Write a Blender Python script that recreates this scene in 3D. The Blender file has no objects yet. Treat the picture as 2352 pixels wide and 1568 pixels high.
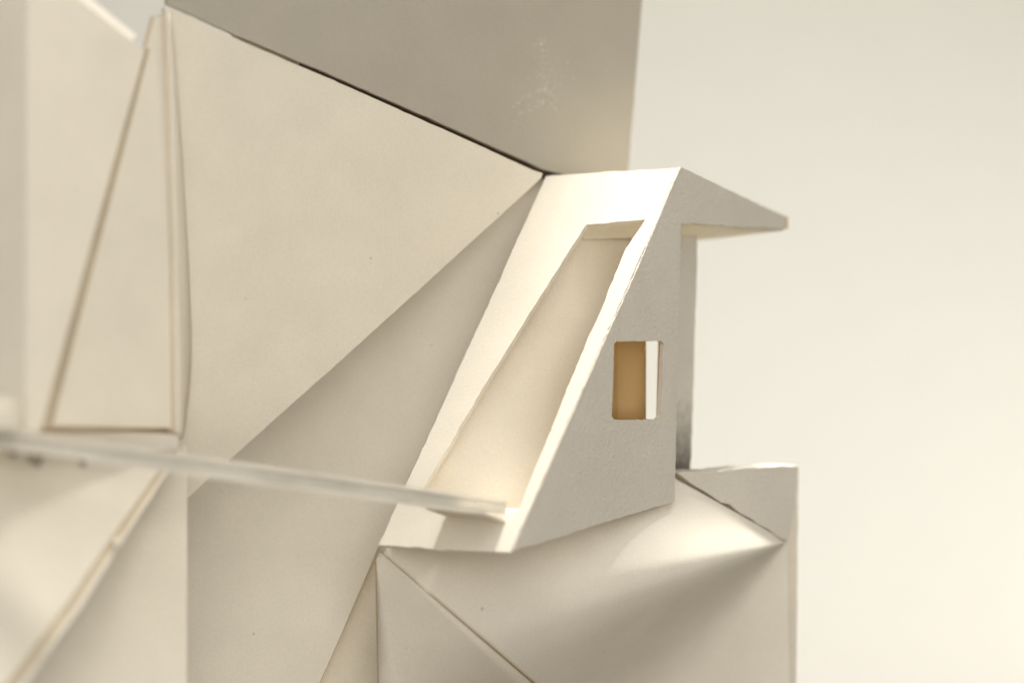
import bpy, bmesh, math, random
from mathutils import Vector, Matrix
from mathutils.geometry import tessellate_polygon

scene = bpy.context.scene
COL = scene.collection
R = math.radians

# ------------------------------------------------------------------ camera
CAM = Vector((0.0, 0.0, 0.33))
PITCH = R(1.73)
LENS, SENSOR = 85.0, 36.0
cam_d = bpy.data.cameras.new("camera")
cam_d.lens = LENS
cam_d.sensor_width = SENSOR
cam_d.clip_start = 0.01
cam_d.clip_end = 100.0
cam_d.dof.use_dof = True
cam_d.dof.focus_distance = 1.072
cam_d.dof.aperture_fstop = 2.8
cam_d.dof.aperture_blades = 0
cam = bpy.data.objects.new("camera", cam_d)
cam.location = CAM
cam.rotation_euler = (R(90) - PITCH, 0, 0)
COL.objects.link(cam)
scene.camera = cam

# ------------------------------------------------------------------ world
world = bpy.data.worlds.new("World")
scene.world = world
world.use_nodes = True
bg = world.node_tree.nodes["Background"]
bg.inputs["Color"].default_value = (1.0, 0.97, 0.91, 1)
bg.inputs["Strength"].default_value = 0.205


# ------------------------------------------------------------------ lamps
def area(name, loc, target, size, energy, color, shape='DISK', size_y=None, spread=180):
    d = bpy.data.lights.new(name, 'AREA')
    d.shape = shape
    d.size = size
    if size_y:
        d.size_y = size_y
    d.energy = energy
    d.color = color
    d.spread = R(spread)
    o = bpy.data.objects.new(name, d)
    o.location = loc
    o.rotation_euler = (Vector(target) - Vector(loc)).to_track_quat('-Z', 'Y').to_euler()
    COL.objects.link(o)
    return o


WARM = (1.0, 0.98, 0.93)
area("key_lamp", (0.20, 1.37, 1.32), (0.03, 1.07, 0.30), 0.25, 2.6, WARM, spread=50)
area("overhead_lamp", (0.22, 0.05, 1.65), (0, 1.07, 0.30), 1.6, 10.8, WARM)
area("front_lamp", (0.30, -0.5, 0.50), (0, 1.07, 0.28), 1.1, 10.5, WARM)  # added fill to brighten the camera-facing panels
area("backdrop_lamp", (-0.25, 2.0, 2.1), (0.0, 2.35, 0.1), 0.9, 21, (1.0, 0.99, 0.955))
area("backdrop_low_lamp", (0.75, 1.9, 0.45), (0.45, 2.15, 0.0), 0.4, 1.25, (1.0, 0.975, 0.92))

vs = scene.view_settings
vs.view_transform = 'Standard'
vs.look = 'None'
vs.exposure = 0.0
vs.gamma = 1.0
vs.use_curve_mapping = False
scene.render.engine = 'CYCLES'
scene.cycles.use_denoising = True
scene.cycles.max_bounces = 7
scene.cycles.diffuse_bounces = 6
scene.cycles.use_adaptive_sampling = True
scene.cycles.adaptive_threshold = 0.015

# ------------------------------------------------------------------ projecting helpers
F_PX = LENS / SENSOR * 2352.0
cp, sp = math.cos(PITCH), math.sin(PITCH)
FWD = Vector((0, cp, -sp))
UPV = Vector((0, sp, cp))
RGT = Vector((1, 0, 0))


def ray(px, py):
    return FWD + RGT * ((px - 1176.0) / F_PX) - UPV * ((py - 784.0) / F_PX)


def U(px, py, d):
    return CAM + ray(px, py) * d


class Plane:
    def __init__(self, p, n):
        self.p = p
        self.n = n.normalized()
        if self.n.dot(CAM - p) < 0:
            self.n = -self.n

    def at(self, px, py):
        r = ray(px, py)
        return CAM + r * ((self.p - CAM).dot(self.n) / r.dot(self.n))

    def shift(self, k):
        return Plane(self.p - self.n * k, self.n)


def plane3(a, b, c):
    return Plane(a, (b - a).cross(c - a))


def vplane(a, b):
    """vertical plane through two points"""
    d = b - a
    return Plane(a, Vector((d.y, -d.x, 0)))


rng = random.Random(7)


# ------------------------------------------------------------------ materials
def nd(nt, t, **kw):
    n = nt.nodes.new(t)
    for k, v in kw.items():
        setattr(n, k, v)
    return n


def paper(name, col, grain=0.20, rough=0.75, speck=0.35, mottle=0.05, translucent=None, scale=1.0):
    m = bpy.data.materials.new(name)
    m.use_nodes = True
    nt = m.node_tree
    L = nt.links.new
    b = nt.nodes["Principled BSDF"]
    out = nt.nodes["Material Output"]
    b.inputs["Roughness"].default_value = rough
    b.inputs["Specular IOR Level"].default_value = 0.25
    tc = nd(nt, 'ShaderNodeTexCoord')
    # broad mottling of the sheet
    n1 = nd(nt, 'ShaderNodeTexNoise')
    n1.inputs["Scale"].default_value = 34 * scale
    n1.inputs["Detail"].default_value = 3
    L(tc.outputs["Object"], n1.inputs["Vector"])
    r1 = nd(nt, 'ShaderNodeMapRange')
    r1.inputs["From Min"].default_value = 0.3
    r1.inputs["From Max"].default_value = 0.7
    r1.inputs["To Min"].default_value = 1 - mottle
    r1.inputs["To Max"].default_value = 1 + mottle * 0.4
    L(n1.outputs["Fac"], r1.inputs["Value"])
    # specks of dust and fibre
    v = nd(nt, 'ShaderNodeTexVoronoi')
    v.inputs["Scale"].default_value = 95 * scale
    L(tc.outputs["Object"], v.inputs["Vector"])
    n2 = nd(nt, 'ShaderNodeTexNoise')
    n2.inputs["Scale"].default_value = 60 * scale
    L(tc.outputs["Object"], n2.inputs["Vector"])
    thr = nd(nt, 'ShaderNodeMapRange')
    thr.inputs["From Min"].default_value = 0.52
    thr.inputs["From Max"].default_value = 0.70
    thr.inputs["To Min"].default_value = 0.0
    thr.inputs["To Max"].default_value = 0.085
    L(n2.outputs["Fac"], thr.inputs["Value"])
    lt = nd(nt, 'ShaderNodeMath', operation='LESS_THAN')
    L(v.outputs["Distance"], lt.inputs[0])
    L(thr.outputs["Result"], lt.inputs[1])
    sm = nd(nt, 'ShaderNodeMath', operation='MULTIPLY')
    L(lt.outputs[0], sm.inputs[0])
    sm.inputs[1].default_value = speck
    # fine tooth in the colour
    n3 = nd(nt, 'ShaderNodeTexNoise')
    n3.inputs["Scale"].default_value = 900 * scale
    n3.inputs["Detail"].default_value = 2
    L(tc.outputs["Object"], n3.inputs["Vector"])
    r3 = nd(nt, 'ShaderNodeMapRange')
    r3.inputs["From Min"].default_value = 0.3
    r3.inputs["From Max"].default_value = 0.7
    r3.inputs["To Min"].default_value = 0.965
    r3.inputs["To Max"].default_value = 1.02
    L(n3.outputs["Fac"], r3.inputs["Value"])
    mul = nd(nt, 'ShaderNodeMath', operation='MULTIPLY')
    L(r1.outputs["Result"], mul.inputs[0])
    L(r3.outputs["Result"], mul.inputs[1])
    base = nd(nt, 'ShaderNodeMix', data_type='RGBA', blend_type='MULTIPLY')
    base.inputs["Factor"].default_value = 1.0
    base.inputs["A"].default_value = (*col, 1)
    L(mul.outputs[0], base.inputs["B"])
    dk = nd(nt, 'ShaderNodeMix', data_type='RGBA')
    L(sm.outputs[0], dk.inputs["Factor"])
    L(base.outputs["Result"], dk.inputs["A"])
    dk.inputs["B"].default_value = (0.16, 0.12, 0.07, 1)
    L(dk.outputs["Result"], b.inputs["Base Color"])
    # tooth relief
    n4 = nd(nt, 'ShaderNodeTexNoise')
    n4.inputs["Scale"].default_value = 650 * scale
    n4.inputs["Detail"].default_value = 4
    n4.inputs["Roughness"].default_value = 0.65
    L(tc.outputs["Object"], n4.inputs["Vector"])
    bp = nd(nt, 'ShaderNodeBump')
    bp.inputs["Strength"].default_value = grain
    bp.inputs["Distance"].default_value = 0.0012
    L(n4.outputs["Fac"], bp.inputs["Height"])
    n5 = nd(nt, 'ShaderNodeTexNoise')
    n5.inputs["Scale"].default_value = 16
    n5.inputs["Detail"].default_value = 1
    L(tc.outputs["Object"], n5.inputs["Vector"])
    bp2 = nd(nt, 'ShaderNodeBump')
    bp2.inputs["Strength"].default_value = 0.25
    bp2.inputs["Distance"].default_value = 0.0025
    L(n5.outputs["Fac"], bp2.inputs["Height"])
    L(bp2.outputs["Normal"], bp.inputs["Normal"])
    L(bp.outputs["Normal"], b.inputs["Normal"])
    if translucent:
        tr = nd(nt, 'ShaderNodeBsdfTranslucent')
        tr.inputs["Color"].default_value = (*translucent[1], 1)
        mx = nd(nt, 'ShaderNodeMixShader')
        mx.inputs["Fac"].default_value = translucent[0]
        L(b.outputs["BSDF"], mx.inputs[1])
        L(tr.outputs["BSDF"], mx.inputs[2])
        L(mx.outputs["Shader"], out.inputs["Surface"])
    m["base"] = dk.name
    return m


WHITE = (0.82, 0.750, 0.625)
M = {}
M['card'] = paper('white_card', WHITE)
M['card_smooth'] = paper('smooth_white_card', (0.82, 0.755, 0.64), grain=0.10)
M['board'] = paper('grey_white_board', (0.725, 0.665, 0.57), grain=0.6, speck=0.35)  # greyer than the card: shade of the gable side put into the colour
M['greyboard'] = paper('grey_board', (0.46, 0.415, 0.337), grain=0.32, speck=0.15)  # darker still: the tower's shade put into the colour
M['flake'] = paper('torn_board_skin', (0.74, 0.70, 0.61), grain=0.1, speck=0)
M['core'] = paper('tan_board_edge', (0.62, 0.52, 0.37), grain=0.2, mottle=0.15)
M['thin'] = paper('thin_white_paper', (0.84, 0.80, 0.71), grain=0.1, translucent=(0.5, (0.94, 0.91, 0.84)))
M['lightkraft'] = paper('light_ochre_paper', (0.88, 0.76, 0.54), grain=0.08, translucent=(0.5, (0.95, 0.82, 0.58)))  # paler copy for the jamb, its lit look put into the colour
M['kraft'] = paper('ochre_paper', (0.88, 0.70, 0.40), grain=0.08, translucent=(0.5, (0.95, 0.76, 0.43)))  # warm bounced light put into the paper's colour
M['glue'] = paper('dried_dark_glue', (0.06, 0.032, 0.015), grain=0.3, rough=0.5)  # darkness of the open gap, plus a dried adhesive blob
M['foam'] = paper('grey_foam_core', (0.66, 0.62, 0.53), grain=0.3, mottle=0.15)
M['backdrop'] = paper('backdrop_paper', (0.84, 0.81, 0.74), grain=0.0, speck=0.0, mottle=0.015)


# ------------------------------------------------------------------ object helpers
def tag(o, label, cat, group=None):
    o['label'] = label
    o['category'] = cat
    if group:
        o['group'] = group
    return o


def thing(name, loc, label, cat):
    o = bpy.data.objects.new(name, None)
    o.empty_display_size = 0.02
    COL.objects.link(o)
    o.location = loc
    tag(o, label, cat)
    o['origin'] = list(loc)
    return o


def root_origin(parent):
    p = parent
    while p is not None:
        if 'origin' in p:
            return Vector(p['origin'])
        p = p.parent
    return Vector((0, 0, 0))


def link(name, me, parent, mats, smooth=False):
    """me holds world coordinates; shifted to the root thing's origin"""
    if parent is not None:
        me.transform(Matrix.Translation(-root_origin(parent)))
    for m in mats:
        me.materials.append(m)
    if smooth:
        me.polygons.foreach_set('use_smooth', [True] * len(me.polygons))
    o = bpy.data.objects.new(name, me)
    COL.objects.link(o)
    if parent is not None:
        o.parent = parent
    return o


def densify(pts, step, jit, n, corner=True):
    out = []
    k = len(pts)
    for i in range(k):
        a, b = pts[i], pts[(i + 1) % k]
        d = b - a
        ln = d.length
        cnt = max(1, int(ln / step))
        side = n.cross(d).normalized() if ln > 1e-9 else Vector((0, 0, 0))
        low = rng.uniform(0, 6.28)
        for j in range(cnt):
            t = j / cnt
            p = a + d * t
            if jit > 0 and j > 0:
                w = math.sin(low + t * ln * 90) * 0.5 + rng.gauss(0, 0.55)
                if rng.random() < 0.05:
                    w += rng.choice((-1, 1)) * 1.6
                p = p + side * (w * jit)
            out.append(p)
    return out


def extrude_poly(name, parent, front, n, th, mat, holes=(), edge_mat=None):
    """front: list of world points (planar loop); holes: list of loops; prism of depth th behind the front"""
    loops = [front] + list(holes)
    tris = tessellate_polygon([[tuple(p) for p in lp] for lp in loops])
    flat = [p for lp in loops for p in lp]
    N = len(flat)
    verts = [tuple(p) for p in flat] + [tuple(p - n * th) for p in flat]
    faces, mi = [], []
    for t in tris:
        a, b, c = (flat[i] for i in t)
        t = list(t)
        if (b - a).cross(c - a).dot(n) < 0:
            t = t[::-1]
        faces.append(t)
        mi.append(0)
        faces.append([i + N for i in reversed(t)])
        mi.append(0)
    s = 0
    for lp in loops:
        k = len(lp)
        for i in range(k):
            a, b = s + i, s + (i + 1) % k
            faces.append([a, b, b + N, a + N])
            mi.append(1 if edge_mat else 0)
        s += k
    me = bpy.data.meshes.new(name)
    me.from_pydata(verts, [], faces)
    me.polygons.foreach_set('material_index', mi)
    bm = bmesh.new()
    bm.from_mesh(me)
    bmesh.ops.recalc_face_normals(bm, faces=bm.faces)
    bm.to_mesh(me)
    bm.free()
    return link(name, me, parent, [mat] + ([edge_mat] if edge_mat else []))


def sheet(name, parent, outline, plane, th=0.0016, mat=None, holes=(), jit=0.00012, step=0.0035, edge_mat=None):
    f = [plane.at(*p) if not isinstance(p, Vector) else p for p in outline]
    f = densify(f, step, jit, plane.n)
    hs = [densify([plane.at(*p) for p in h], step, jit, plane.n) for h in holes]
    return extrude_poly(name, parent, f, plane.n, th, mat or M['card'], hs, edge_mat)


def grid_sheet(name, parent, rows, mat, th=0.0014, smooth=True):
    """rows: list of equal-length lists of world points; gets real thickness by solidify"""
    nr, nc = len(rows), len(rows[0])
    verts = [tuple(p) for r in rows for p in r]
    faces = []
    for i in range(nr - 1):
        for j in range(nc - 1):
            a = i * nc + j
            f = [a, a + 1, a + nc + 1, a + nc]
            faces.append(f)
    me = bpy.data.meshes.new(name)
    me.from_pydata(verts, [], faces)
    me.validate()
    o = link(name, me, parent, [mat], smooth)
    # face the camera
    c = Vector(rows[nr // 2][nc // 2])
    tot = Vector((0, 0, 0))
    for p in o.data.polygons:
        tot += p.normal * p.area
    if tot.dot(CAM - c) < 0:
        o.data.flip_normals()
    md = o.modifiers.new('thickness', 'SOLIDIFY')
    md.thickness = th
    md.offset = -1
    return o


def catmull(pts, n):
    out = []
    k = len(pts)
    for i in range(k - 1):
        p0 = pts[max(i - 1, 0)]
        p1, p2 = pts[i], pts[i + 1]
        p3 = pts[min(i + 2, k - 1)]
        for j in range(n):
            t = j / n
            out.append(0.5 * ((2 * p1) + (p2 - p0) * t + (2 * p0 - 5 * p1 + 4 * p2 - p3) * t * t
                              + (3 * p1 - p0 - 3 * p2 + p3) * t ** 3))
    out.append(pts[-1].copy())
    return out


def bar(name, parent, a, b, side, up, mat, jit=0.0):
    """prism from a to b; side and up are full-extent vectors from that edge"""
    verts, faces = [], []
    seg = max(2, int((b - a).length / 0.006))
    for i in range(seg + 1):
        p = a + (b - a) * (i / seg)
        for q in (Vector((0, 0, 0)), side, side + up, up):
            j = Vector((rng.gauss(0, 1), rng.gauss(0, 1), rng.gauss(0, 1))) * jit
            verts.append(tuple(p + q + j))
    for i in range(seg):
        for k in range(4):
            faces.append([i * 4 + k, i * 4 + (k + 1) % 4, (i + 1) * 4 + (k + 1) % 4, (i + 1) * 4 + k])
    faces.append([3, 2, 1, 0])
    e = seg * 4
    faces.append([e, e + 1, e + 2, e + 3])
    me = bpy.data.meshes.new(name)
    me.from_pydata(verts, [], faces)
    bm = bmesh.new()
    bm.from_mesh(me)
    bmesh.ops.recalc_face_normals(bm, faces=bm.faces)
    bm.to_mesh(me)
    bm.free()
    return link(name, me, parent, [mat])


# ------------------------------------------------------------------ backdrop
rows = []
prof = [(-0.6, 0.0), (0.5, 0.0), (1.2, 0.0), (1.7, 0.0), (1.95, 0.0)]
for i in range(1, 17):
    a = i / 16 * math.pi / 2
    prof.append((1.95 + 0.6 * math.sin(a), 0.6 - 0.6 * math.cos(a)))
prof += [(2.55, 1.0), (2.55, 1.6), (2.55, 2.4)]
for (y, z) in prof:
    rows.append([Vector((-2.4 + 4.8 * i / 12, y, z)) for i in range(13)])
bd = grid_sheet('backdrop', None, rows, M['backdrop'], th=0.002)
bd['kind'] = 'structure'
bd['label'] = 'plain cream seamless paper backdrop behind the model'

tb = bpy.data.meshes.new('table_top')
tb.from_pydata([(x, y, z) for z in (-.03, .001) for (x, y) in ((-.8, .1), (.8, .1), (.8, 1.72), (-.8, 1.72))], [],
               [(3, 2, 1, 0), (4, 5, 6, 7), (0, 1, 5, 4), (1, 2, 6, 5), (2, 3, 7, 6), (3, 0, 4, 7)])
M['table'] = paper('dark_table', (0.12, 0.105, 0.085), grain=0.1, speck=0.0, mottle=0.1)  # unseen table added, kept dark to cut light bounced upward
tbo = link('table_top', tb, None, [M['table']])
tbo['kind'] = 'structure'

# ------------------------------------------------------------------ key points and planes
TR = U(1563, 386, 1.090)
BR = U(1172, 1267, 1.002)
TL = U(1254, 405, 1.121)
PF = plane3(TR, BR, TL)          # sloping facade
PS = vplane(BR, TR)              # gable wall
BL = PF.at(870, 1250)
T_a = U(385, 12, 1.003)
T_b = U(1460, 200, 1.166)
PT = vplane(T_a, T_b)            # tower wall

# ------------------------------------------------------------------ tower wall
tower = thing('card_tower', Vector((PT.at(900, 400).x, PT.at(900, 400).y, PT.at(900, 400).z)), 'tall grey card tower rising behind the white house to the upper edge', 'tower')
TZ = 0.72                                      # tower top, raised out of view to block the key
top_r, top_l = PT.at(1475, 0), PT.at(390, 0)
er = (PT.at(1475, 0) - PT.at(1441, 420))
top_r = PT.at(1475, 0) + Vector((0.004, 0.004 * .783, TZ - PT.at(1475, 0).z))
top_l = PT.at(388, 0) + Vector((0, 0, TZ - PT.at(388, 0).z))
wall_panel = sheet('wall_panel', tower, [(384, 10), (560, 88), (700, 147), (750, 167.5), (1000, 278), (1222, 377), (1243, 388), (1292, 400), (1441, 420),
                            (1475, 0), top_r, top_l], PT, 0.0022, M['greyboard'], jit=0.00010)
# unseen side, back and top added behind the wall panel to block the key
e0, e1 = PT.at(1441, 420), top_r
back = Vector((-0.10, 0.128, 0))
ins = -PT.n * .0024 + Vector((-.0015, -.0012, 0))
pr = plane3(e0, e1, e0 + back)
sheet('side_panel', tower, [e0 + ins, e1 + ins, e1 + back, e0 + back], pr, 0.0015, M['card'], jit=0)
back_l = Vector((0.012, 0.128, 0))
extrude_poly('lid', tower, [top_r + ins, top_r + back, top_l + back_l, top_l + ins], Vector((0, 0, 1)), 0.0015, M['card'])
bl0 = U(420, 420, 1.0)
p_b = plane3(e1 + back, top_l + back_l, e0 + back)
lowz = Vector((0, 0, e0.z - TZ))
extrude_poly('back_panel', tower, [e1 + back, top_l + back_l, top_l + back_l + lowz, e1 + back + lowz], p_b.n, 0.0015, M['card'])
# torn flakes where tape was pulled off: ragged raised chips of paper skin
scuff = []


def flakes(name, parent, plane, specs, mat):
    verts, faces = [], []
    for (px, py, ln, wd, ang, h) in specs:
        c = plane.at(px, py)
        ex = plane.n.cross(Vector((0, 0, 1))).normalized()
        if ex.x < 0:
            ex = -ex
        ez = plane.n.cross(ex)
        if ez.z < 0:
            ez = -ez
        d = ex * math.cos(ang) + ez * math.sin(ang)
        s = -ex * math.sin(ang) + ez * math.cos(ang)
        b0 = len(verts)
        k = 6
        for i in range(k):
            a = i / k * 6.283
            rr = rng.uniform(.6, 1.2)
            verts.append(tuple(c + d * (math.cos(a) * ln * rr) + s * (math.sin(a) * wd * rr) - plane.n * .0002))
        verts.append(tuple(c + plane.n * h))
        for i in range(k):
            faces.append([b0 + i, b0 + (i + 1) % k, b0 + k])
    me = bpy.data.meshes.new(name)
    me.from_pydata(verts, [], faces)
    o = link(name, me, parent, [mat], True)
    return o


sp_ = []
r2 = random.Random(21)
# a star of scratches: vertical streak, two arcs to lower left, loose crumbs right
for i in range(46):
    t = r2.random()
    sp_.append((1240 + 14 * t + r2.gauss(0, 9), 85 + 140 * t + r2.gauss(0, 5), r2.uniform(.0002, .0008), .0002, r2.uniform(1.2, 2.2), r2.uniform(.00010, .00035)))
for i in range(34):
    t = r2.random()
    sp_.append((1255 - 85 * t, 205 + 18 * t + 28 * t * t + r2.gauss(0, 4), r2.uniform(.0003, .0010), .0002, r2.uniform(.2, .9), r2.uniform(.00008, .0003)))
    sp_.append((1250 - 72 * t, 232 + 25 * t + 20 * t * t + r2.gauss(0, 5), r2.uniform(.0003, .0010), .0002, r2.uniform(.2, .9), r2.uniform(.00008, .0003)))
for i in range(50):
    sp_.append((1272 + r2.gauss(0, 22), 190 + r2.gauss(0, 40), r2.uniform(.0002, .0008), .00025, r2.uniform(0, 3), r2.uniform(.00006, .00025)))
for i in range(12):
    t = r2.random()
    sp_.append((1255 + 35 * t, 215 + 65 * t + r2.gauss(0, 5), r2.uniform(.0003, .0008), .0002, -1.0, r2.uniform(.0001, .0003)))
sp_.append((1243, 103, .0006, .0006, 0, .0006))
fl = flakes('torn_flakes', wall_panel, PT, [(a, b, c * 1.25, d * 1.3, e, h * 1.7) for (a, b, c, d, e, h) in sp_], M['flake'])
fl['label'] = 'star of torn paper flakes on the grey wall'
fl['kind'] = 'stuff'

# ------------------------------------------------------------------ folded slope (panels A and B)
slope = thing('folded_screen', U(700, 1100, 1.10), 'broad cream card screen with a diagonal edge left of the house', 'screen')
A1, A2, A3 = U(384, 16, 1.002), U(1248, 399, 1.117), U(430, 1142, 1.040)
PA = plane3(A1, A2, A3)
sheet('upper_facet', slope, [(384, 17), (560, 97), (750, 178), (1000, 289), (1225, 391), (1246, 398), (1244, 408), (1100, 540),
                             (800, 812), (525, 1057), (432, 1142), (398, 1142), (376, 17)], PA, 0.0018, M['card'],
      jit=0.00008, edge_mat=M['card_smooth'])
B_l = U(430, 1142, 1.116)
TLi = PF.at(1250, 410) + Vector((0, .020, 0))
BLi = U(868, 1256, 1.095)
PB = plane3(TLi, BLi, B_l)
sheet('lower_facet', slope, [(1256, 412), (1062, 822), (868, 1256), (790, 1440), (733, 1568), (425, 2285), (240, 2285), (300, 1200),
                             (1000, 580), (1252, 395)], PB, 0.0015, M['card'], jit=0.00012)
# dark strip: open joint's shade painted in, adhesive blob at one end
gl = [U(740, 165, 1.0635), U(1000, 281, 1.0985), U(1180, 361, 1.122), U(1240, 390, 1.1305)]
pts = []
PG = PT.shift(0.0035)
sheet('glue_line', tower, [(690, 139), (740, 160), (1000, 274), (1230, 376), (1262, 390), (1300, 396), (1300, 412), (1262, 415),
                           (1225, 404), (1000, 302), (740, 188), (690, 160)], PG, 0.001, M['glue'], jit=0.0)

# ------------------------------------------------------------------ house
house = thing('paper_house', PF.at(1172, 1267) + Vector((0, .02, 0)),
              'small white paper house with sloping bright front, gable window and pointed roof', 'model house')
hole = [(1346, 516), (1482, 504), (1462, 535), (1436, 573), (1418, 618), (1390, 690), (1345, 790), (1288, 930), (1240, 1048),
        (1190, 1172), (1160, 1180), (985, 1150), (972, 1122), (1040, 1008), (1118, 877), (1185, 770), (1270, 635)]
facade = sheet('facade', house, [(1254, 405), (1400, 394), (1563, 386), (1460, 612), (1320, 930), (1172, 1267), (1020, 1262), (870, 1250),
                        (960, 1055), (1100, 748)], PF, 0.0022, M['card_smooth'], holes=[hole], jit=0.00022, step=0.0028)
# gable wall with window
wx = [(1416, 783), (1519, 783), (1525, 789), (1522, 870), (1518, 955), (1510, 963), (1413, 964), (1405, 957), (1408, 870), (1410, 790)]
n_off = 0.0004
PSf = PS.shift(-n_off)
gable = sheet('gable_wall', house, [(1564, 384), (1690, 444), (1804, 497), (1803, 526), (1690, 520), (1564, 511), (1556, 820), (1550, 1150),
                                    (1400, 1196), (1186, 1262), (1178, 1262), (1330, 916), (1462, 622)],
              PSf, 0.0022, M['board'], holes=[wx], jit=0.00020, step=0.0026)
# loose paper fibres left by the knife along the cut edges
r3 = random.Random(5)
fib = []
for (xa, ya, xb, yb, n_) in ((1563, 388, 1330, 920, 46), (1330, 920, 1180, 1262, 14), (1556, 640, 1551, 1148, 26), (1200, 1257, 1545, 1152, 22), (1566, 512, 1795, 524, 20)):
    for i in range(n_):
        t = r3.random()
        fib.append((xa + (xb - xa) * t + r3.gauss(0, 1.5), ya + (yb - ya) * t + r3.gauss(0, 1.5), r3.uniform(.00015, .0006), r3.uniform(.00012, .0003), r3.uniform(0, 3), r3.uniform(.0002, .0005)))
for i in range(40):
    fib.append((r3.uniform(1420, 1550), r3.uniform(560, 780), r3.uniform(.0001, .0004), .00015, r3.uniform(0, 3), r3.uniform(.0001, .00025)))
fb = flakes('paper_fibres', gable, PSf, fib, M['card_smooth'])
fb['kind'] = 'stuff'
fb2 = flakes('paper_fibres', facade, PF, [(1563 - 308 * t + r3.gauss(0, 2), 387 + 18 * t + r3.gauss(0, 1), r3.uniform(.0002, .0006), .0002, r3.uniform(0, 3), .0004) for t in [r3.random() for _ in range(16)]]
             + [(870 + 300 * t, 1251 + 13 * t + r3.gauss(0, 1.5), r3.uniform(.0002, .0006), .0002, r3.uniform(0, 3), .0004) for t in [r3.random() for _ in range(26)]], M['card_smooth'])
fb2['kind'] = 'stuff'
# inside walls: left wall parallel to the gable
PW = vplane(BL + Vector((.0025, .001, 0)), TL + Vector((.0025, .001, 0)))
sheet('side_wall', house, [(1262, 440), (1350, 440), (1470, 440), (1480, 760), (1470, 1000), (1440, 1230), (960, 1235), (884, 1235)], PW, 0.0014, M['card'], jit=0)
PI = Plane(BL + Vector((.004, .004, 0)), PS.n * 0.51 + PF.n * 0.49)
inner_slope = sheet('inner_slope', house, [(1262, 440), (1480, 440), (1490, 590), (1400, 800), (1300, 1040), (1235, 1200), (884, 1225)], PI, 0.0014, M['card'], jit=0)
# floor of the house
fl_a, fl_b = PF.at(985, 1168), PF.at(1185, 1182)
fl_c = PS.at(1545, 1130)
PFl = plane3(fl_a, fl_b, fl_c)
fa = [fl_a - PF.n * .003, fl_b - PF.n * .003, PS.at(1540, 1128) - PS.n * .003, PW.at(1470, 1110)]
fn = Vector((0, 0, 1))
extrude_poly('house_floor', house, [Vector(p) for p in fa], fn, 0.0012, M['card'])
# lintel inside, at the top of the opening
sheet('lintel', inner_slope, [(1330, 495), (1520, 480), (1500, 545), (1340, 550)], PI.shift(-0.0012), 0.001, M['card'], jit=0.00008)
# roof: slab from ridge to eave tip
tip = PS.at(1805, 499)
ridgeL = TL + Vector((.002, .003, .0005))
PR_n = (TR - ridgeL).cross(tip - ridgeL).normalized()
if PR_n.z < 0:
    PR_n = -PR_n
lv = (ridgeL - TR)
roof = extrude_poly('roof', house, [TR + Vector((.0005, .001, 0)), tip, tip + lv, ridgeL], PR_n, 0.0008, M['thin'])
# eave edge
ea, eb = PSf.at(1804, 497) , PSf.at(1804, 526)
bar('eave_edge', roof, ea + Vector((.0002, 0, 0)), eb + Vector((.0002, 0, 0)), Vector((.0012, .0006, 0)), lv * 0.9 + Vector((0, 0, 0)), M['core'])
# soffit closing the roof from below
s0, s1 = PS.at(1564, 512), PS.at(1803, 527)
s2 = U(1602, 548, 1.165)
PSo = plane3(s0, s1, s2)
s3 = U(1500, 552, 1.165)
extrude_poly('soffit', house, [s0 - PS.n * .002, s1 - PS.n * .001, s1 + lv * .9 + Vector((0, 0, -.004)), s2, s3], -PSo.n, 0.0006, M['thin'])
# rear wall seen past the gable
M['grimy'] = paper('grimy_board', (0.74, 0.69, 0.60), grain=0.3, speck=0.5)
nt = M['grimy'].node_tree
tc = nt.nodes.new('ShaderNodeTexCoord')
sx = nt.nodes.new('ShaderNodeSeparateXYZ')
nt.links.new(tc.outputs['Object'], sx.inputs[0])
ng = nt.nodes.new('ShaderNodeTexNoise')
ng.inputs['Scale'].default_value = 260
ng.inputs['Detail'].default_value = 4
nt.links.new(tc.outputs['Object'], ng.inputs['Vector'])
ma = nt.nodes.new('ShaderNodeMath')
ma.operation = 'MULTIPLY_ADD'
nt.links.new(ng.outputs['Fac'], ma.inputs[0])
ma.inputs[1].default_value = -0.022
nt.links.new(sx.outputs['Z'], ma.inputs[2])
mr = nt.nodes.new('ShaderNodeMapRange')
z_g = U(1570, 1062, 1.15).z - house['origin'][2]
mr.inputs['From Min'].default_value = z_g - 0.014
mr.inputs['From Max'].default_value = z_g + 0.022  # real grime at the foot, spread upward as a painted fall-off of light
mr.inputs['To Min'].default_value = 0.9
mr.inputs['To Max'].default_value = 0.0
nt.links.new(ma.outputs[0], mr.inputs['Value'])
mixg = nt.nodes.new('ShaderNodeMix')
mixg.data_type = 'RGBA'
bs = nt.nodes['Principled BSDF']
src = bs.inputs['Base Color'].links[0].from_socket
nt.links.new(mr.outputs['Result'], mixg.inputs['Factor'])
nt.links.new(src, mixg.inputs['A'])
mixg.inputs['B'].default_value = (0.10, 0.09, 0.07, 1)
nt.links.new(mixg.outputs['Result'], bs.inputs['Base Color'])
RW0, RW1 = U(1516, 800, 1.118), U(1600, 800, 1.140)
PRW = vplane(RW0, RW1)
sheet('rear_wall', house, [(1519, 540), (1602, 540), (1598, 700), (1592, 900), (1586, 1085), (1519, 1085)], PRW, 0.0018, M['grimy'], jit=0.0003)
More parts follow.
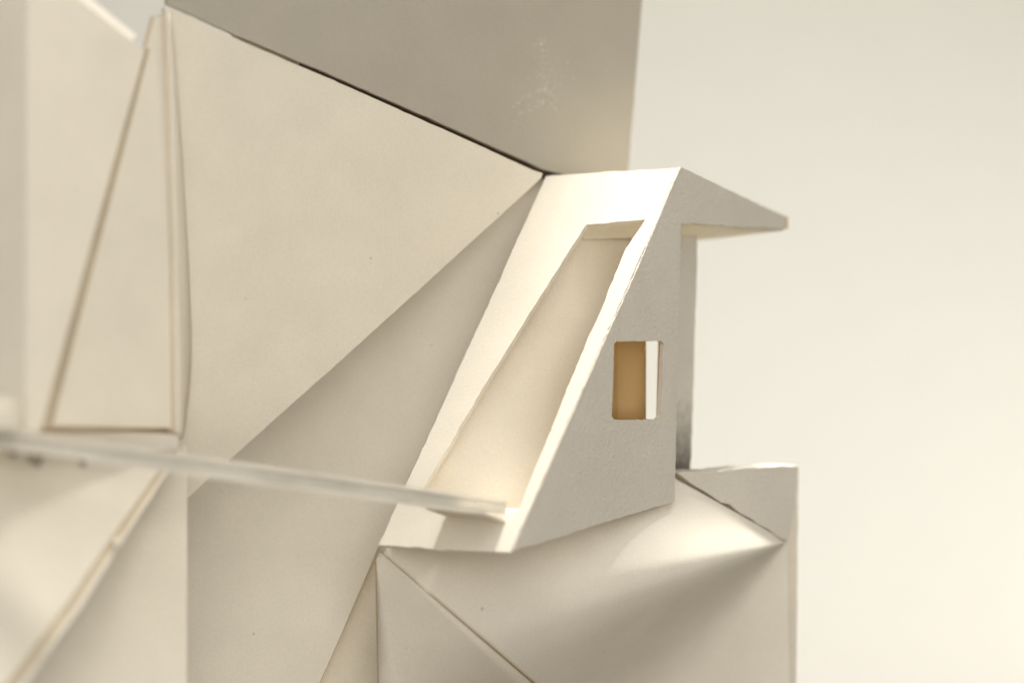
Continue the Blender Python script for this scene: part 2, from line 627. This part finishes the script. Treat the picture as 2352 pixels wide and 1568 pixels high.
# lining of the little room, warm bounced light put into its colour
PN = PS.shift(0.020)
w0, w1, w2 = PN.at(1380, 860), PN.at(1440, 860), PN.at(1484, 860)
rowsn = []
z0, z1 = w0.z - 0.024, w0.z + 0.0190
basec = catmull([PS.at(1409, 860) - PS.n * .004, PN.at(1412, 860), w1 - PS.n * .003, w2], 8)
for k in range(5):
    z = z0 + (z1 - z0) * k / 4
    rowsn.append([Vector((p.x, p.y, z)) for p in basec])
nic = grid_sheet('window_lining', house, rowsn, M['kraft'], th=0.0012)
nic['label'] = 'ochre paper lining behind the gable window'
cap = [Vector((p.x, p.y, z1)) for p in basec] + [Vector((p.x, p.y, z1)) for p in (PS.at(1490, 860) - PS.n * .003,)]
extrude_poly('lining_top', nic, cap, Vector((0, 0, -1)), 0.001, M['kraft'])
extrude_poly('lining_floor', nic, [Vector((p.x, p.y, z0)) for p in cap], Vector((0, 0, 1)), 0.001, M['kraft'])
j0, j1 = PS.at(1528, 772) - PS.n * .0026, PS.at(1520, 975) - PS.n * .0026
PJ = plane3(PN.at(1512, 772), PN.at(1507, 975), j0)
sheet('window_jamb', nic, [PN.at(1512, 772), PN.at(1507, 975), j1, j0], PJ, 0.0006, M['lightkraft'], jit=0)

# ------------------------------------------------------------------ walkway plank
pk_r = PF.at(1168, 1152) + PF.n * .0015       # near top corner at the facade
pk_l = U(-160, 960, 0.885)
walk = thing('walkway', (pk_r + pk_l) / 2, 'long white foam board walkway running from left edge into the house opening', 'walkway')
dirv = (pk_l - pk_r)
zdn = Vector((0, 0, -1))
wv = Vector((-.0042, .0062, 0))
bar('deck', walk, pk_r, pk_l, wv, zdn * 0.0017, M['card_smooth'], 0.00008)
bar('foam_core', walk, pk_r + zdn * .0017 + wv * .10, pk_l + zdn * .0017 + wv * .10, wv * .8, zdn * 0.0046, M['foam'], 0.00012)
bar('underside_sheet', walk, pk_r + zdn * .0063 - wv * .14, pk_l + zdn * .0063 - wv * .14, wv, zdn * 0.0016, M['card_smooth'], 0.00008)
sa, sb_ = PF.at(1163, 1194), PF.at(1026, 1180)
so = Vector((PF.n.x, PF.n.y, 0)).normalized() * 0.018 + Vector((0, 0, 0.0050))
extrude_poly('door_sill', house, [sa, sb_, sb_ + so, sa + so], Vector((0, 0, 1)), 0.0012, M['card_smooth'])  # added plate tucked under the plank to cast the facade shadow

# ------------------------------------------------------------------ curved base under the house
base = thing('curved_base', U(1500, 1700, 1.12), 'curved cream card base bulging out beneath the house', 'base')
APX = (1808.0, 1243.0)
ADEP = 1.135
A_NODES = [(-29.5, .37), (-20, .475), (-6.6, .665), (1.5, .755), (10, .82), (18, .81), (25, .71), (31, .53), (37, .32), (43, .15), (49, .055), (56, .012), (66, 0.0), (92, -0.02)]


def a_raw(ph):
    for (p0, v0), (p1, v1) in zip(A_NODES, A_NODES[1:]):
        if ph <= p1:
            f = (ph - p0) / (p1 - p0)
            return v0 + (v1 - v0) * f
    return A_NODES[-1][1]


def a_of(ph):
    """smoothed protrusion profile of the bulge"""
    tot = w_ = 0
    for k in range(-8, 9):
        q_ = min(max(ph + k * 0.8, -29.5), 92)
        g = math.exp(-(k / 4.0) ** 2)
        tot += a_raw(q_) * g
        w_ += g
    return tot / w_


def k_point(ph, r):
    px = APX[0] - r * math.cos(R(ph))
    py = APX[1] + r * math.sin(R(ph))
    return U(px, py, ADEP - a_of(ph) * 0.125 * (1 - math.exp(-r / 260.0)))


def seam_r(ph):
    """distance from the apex to the diagonal seam, or to the bottom edge"""
    c_, s_ = math.cos(R(ph)), math.sin(R(ph))
    best = 1e9
    den = s_ + c_ * (306 / 354.0)
    if ph >= 1.5:
        # seam: y = 1268 + .864*(x-876)
        num = 1268 + .864 * (APX[0] - 876) - APX[1]
        k = s_ + .864 * c_
        best = num / k if k > 0 else 1e9
        return min(best, 955 / s_) if s_ > 0 else best
    return 299 + (ph + 29.5) / 31.0 * 634


rowsk = []
PHI = [-29.5 + 121.0 * i / 120 for i in range(121)]
for k in range(0, 57):
    t = 1 - 0.999 * k / 56
    rowsk.append([k_point(ph, seam_r(ph) * t) for ph in PHI])
grid_sheet('curved_sheet', base, rowsk, M['card_smooth'], th=0.0012)
# lower flat panel on the right
L0, L1 = U(1833, 1180, 1.143), U(1300, 1568, 1.147)
PL = vplane(L0, L1)
sheet('flat_panel', base, [(1834, 1072), (1832, 1300), (1829, 1568), (1822, 2205), (1500, 2205), (1500, 1300), (1540, 1098)], PL, 0.0022, M['card'], jit=0.00008)
# triangular board on top, shade put into its colour
G0, G1 = U(1556, 1090, 1.100), U(1832, 1076, 1.133)
PG2 = vplane(G0, G1)
sheet('triangle_board', base, [(1553, 1084), (1700, 1076), (1833, 1070), (1826, 1150), (1809, 1241), (1700, 1178), (1600, 1117)], PG2, 0.016, M['board'],
      jit=0.0004)
# triangular panel left of the seam, following the curved sheet along the seam
M['scorch'] = paper('scorched_edge', (0.36, 0.25, 0.13), grain=0.2, speck=0)


def toward(p, k):
    return p + (CAM - p).normalized() * k


NS = 24
seam_pts, left_pts = [], []
for i in range(NS + 1):
    f = i / NS
    x = 874 + (1440 - 874) * f
    y = 1266 + .864 * (x - 874)
    ph = math.degrees(math.atan2(y - APX[1], APX[0] - x))
    r = math.hypot(y - APX[1], APX[0] - x)
    seam_pts.append(toward(k_point(ph, r), 0.0022))
    left_pts.append(U(863 + 9 * f, 1288 + 480 * f, 1.0405 + 0.010 * f))
rows_c = [[left_pts[i].lerp(seam_pts[i], k / 8) for i in range(NS + 1)] for k in range(9)]
seam_panel = grid_sheet('seam_panel', base, rows_c, M['card'], th=0.0014)
wpx = 2.6 / F_PX * 1.05


def ribbon(name, parent, pts_, w, mat, off):
    rows_ = [[toward(p, off) + RGT * (w * k) for p in pts_] for k in (-.5, .5)]
    return grid_sheet(name, parent, rows_, mat, th=0.0008, smooth=False)


ribbon('cut_edge', seam_panel, seam_pts, wpx * 0.75, M['scorch'], 0.0003)  # brown line laid along the panel's edges
ribbon('cut_edge', seam_panel, left_pts, wpx * 0.9, M['scorch'], 0.0003)
PD = plane3(U(864, 1262, 1.103), U(866, 1568, 1.086), U(700, 1568, 1.092))
sheet('sliver_panel', base, [(890, 1225), (890, 1568), (890, 2265), (400, 2265), (840, 1225)], PD, 0.0014, M['card'], jit=0.00006)

# ------------------------------------------------------------------ left pier (upper left boards)
pier = thing('left_pier', U(250, 1000, 0.95), 'tall pale board pier with tapering middle panel at the left edge', 'pier')
# middle tapering panel
Q0, Q1, Q2 = U(360, 45, 0.985), U(110, 985, 0.925), U(400, 985, 0.985)
PQ = plane3(Q0, Q1, Q2)
sheet('tapering_panel', pier, [(357, 40), (372, 40), (388, 500), (394, 982), (122, 978), (240, 500)], PQ, 0.003, M['card'], jit=0.00005)
# left board
J0, J1, J2 = U(345, 40, 0.978), U(95, 985, 0.912), U(0, 300, 0.905)
PJb = plane3(J0, J1, J2)
JE = [(332, 118), (212, 550), (94, 985)]
pier_left = sheet('leaning_board', pier, [(176, -6), (298, 92)] + JE + [(58, 985), (60, 400), (62, -100), (60, -100)], PJb, 0.0035, M['card'], jit=0.00004)
K0 = PJb.at(62, -100)
K1 = PJb.at(58, 985)
K2 = U(-80, 500, 0.924)
PK = plane3(K0, K1, K2)
sheet('side_board', pier, [(63, -100), (61, 400), (59, 985), (-160, 985), (-160, -100)], PK, 0.003, M['card'], jit=0)


def strip(name, parent, pa, pb, mat, th=0.0012, n=14):
    """a narrow cut face between two edges"""
    ra = [pa[0].lerp(pa[-1], i / n) if len(pa) == 2 else None for i in range(n + 1)]
    rb = [pb[0].lerp(pb[-1], i / n) for i in range(n + 1)]
    return grid_sheet(name, parent, [ra, rb], mat, th=th, smooth=False)


# tan cut edges showing in the two long joints
strip('cut_edge', pier_left, [PJb.at(334, 112) - PJb.n * .0005, PJb.at(94, 986) - PJb.n * .0005], [PQ.at(350, 112) - PQ.n * .0006, PQ.at(121, 986) - PQ.n * .0006], M['core'])
strip('cut_edge', pier, [PQ.at(370, 36) - PQ.n * .0004, PQ.at(393, 990) - PQ.n * .0004], [PQ.at(384, 30) - PQ.n * .0016, PQ.at(409, 992) - PQ.n * .0016], M['core'])
sheet('cut_edge', pier, [(333, 112), (347, 112), (362, 38), (351, 38)], PQ.shift(0.0008), 0.001, M['core'], jit=0)
sheet('joint_backing', pier, [(100, 972), (410, 976), (412, 1004), (92, 1002)], PQ.shift(0.009), 0.002, M['core'], jit=0)
# lit top bevel of the left board
b0, b1 = PJb.at(168, -8), PJb.at(300, 96)
strip('top_bevel', pier_left, [b0, b1], [U(192, -16, (b0 - CAM).dot(FWD) + .011), U(316, 82, (b1 - CAM).dot(FWD) + .011)], M['card_smooth'], th=0.0006)
# right edge strip and bowed side facet
sheet('edge_strip', pier, [(383, 30), (388, 30), (404, 500), (414, 992), (408, 992), (398, 500)], PQ.shift(-0.001), 0.003, M['card_smooth'], jit=0)
cA = [U(388, 30, 0.988), U(404, 500, 0.988), U(414, 1000, 0.988)]
cB = [U(396, 30, 1.004), U(428, 500, 1.018), U(440, 800, 1.024), U(428, 960, 1.018), U(418, 1010, 1.012)]
ca, cb = catmull(cA, 12), catmull(cB, 6)
rowsb = []
for k in range(7):
    t = k / 6
    rowsb.append([ca[i].lerp(cb[i], t) + Vector((0, -.001 * math.sin(t * 3.14), 0)) for i in range(25)])
grid_sheet('bowed_facet', pier, rowsb, M['card'], th=0.0012)
# ledge at the foot
l0, l1 = U(-120, 994, 0.895), U(410, 999, 0.985)
ld = l1 - l0
bar('foot_ledge', pier, l0, l1, Vector((-.004, .030, 0)), Vector((0, 0, -0.006)), M['card_smooth'], 0.0001)

# ------------------------------------------------------------------ lower left boards
low = thing('lower_boards', U(200, 1700, 0.95), 'two leaning cream boards meeting on a diagonal below the walkway', 'board')
E0, E1, E2 = U(430, 1090, 1.015), U(429, 1568, 0.988), U(40, 1568, 0.955)
PE = plane3(E0, E1, E2)
sheet('upright_board', low, [(300, 1010), (429, 1022), (430, 1100), (429, 1568), (424, 2490), (-560, 2490), (40, 1500)], PE, 0.0025, M['card'], jit=0.00006)
H0, H1, H2 = U(375, 1060, 0.980), U(28, 1568, 0.890), U(-40, 1060, 0.915)
PH = plane3(H0, H1, H2)
HE = [(395, 1036), (362, 1085), (255, 1235), (150, 1390), (22, 1560), (-685, 2500)]
low_left = sheet('leaning_board', low, HE + [(-900, 2500), (-300, 1010)], PH, 0.004, M['card'], jit=0.00008)
HT = [(411, 1036), (378, 1085), (276, 1235), (176, 1390), (52, 1560), (-640, 2500)]
PHs = PH.shift(0.0006)
sheet('cut_edge', low_left, HE[::-1] + HT, PHs, 0.003, M['core'], jit=0.00008)
HL = [(416, 1038), (384, 1087), (284, 1238), (186, 1394), (64, 1566), (-622, 2506)]
sheet('edge_lip', low_left, HT[::-1] + HL, PH.shift(0.0001), 0.0036, M['card_smooth'], jit=0.00008)


def blob(name, parent, px, py, d, rx, rz, mat, seed, rough=0.25, n_=10):
    r_ = random.Random(seed)
    bm = bmesh.new()
    bmesh.ops.create_icosphere(bm, subdivisions=2, radius=1.0)
    c = U(px, py, d)
    for v in bm.verts:
        k = 1 + r_.gauss(0, rough)
        v.co = c + Vector((v.co.x * rx * k, v.co.y * min(rx, rz) * 0.6 * k, v.co.z * rz * k))
    me = bpy.data.meshes.new(name)
    bm.to_mesh(me)
    bm.free()
    return link(name, me, parent, [mat], True)


blob('glue_drop', low, 268, 1248, (PH.at(268, 1248) - CAM).dot(FWD) - .001, .0022, .0022, M['card_smooth'], 3, .12)
M['dirt'] = paper('grey_dirt', (0.38, 0.34, 0.26), grain=0.3)
blob('dirt_smudge', low, 76, 1052, (PH.at(76, 1052) - CAM).dot(FWD), .0040, .0042, M['dirt'], 5, .2)
blob('dirt_smudge', low, 24, 1040, (PH.at(24, 1040) - CAM).dot(FWD), .0030, .0022, M['dirt'], 6, .25)
blob('dirt_smudge', low, 186, 1062, (PH.at(186, 1062) - CAM).dot(FWD), .0016, .0016, M['dirt'], 8, .2)
# torn paper scraps on the ledge
for (x0, y0, x1, y1, d, m_) in ((-40, 905, 26, 945, .885, 'card'), (-40, 948, 34, 985, .88, 'card'), (20, 912, 42, 990, .895, 'card')):
    pl = Plane(U(x0, y0, d), Vector((.1, -1, .2)))
    sheet('paper_scrap', pier, [(x0, y0 + 3), (x1 - 8, y0), (x1, y0 + 5), (x1 - 2, y1), (x0, y1 + 2)], pl, 0.004, M[m_], jit=0.0006)
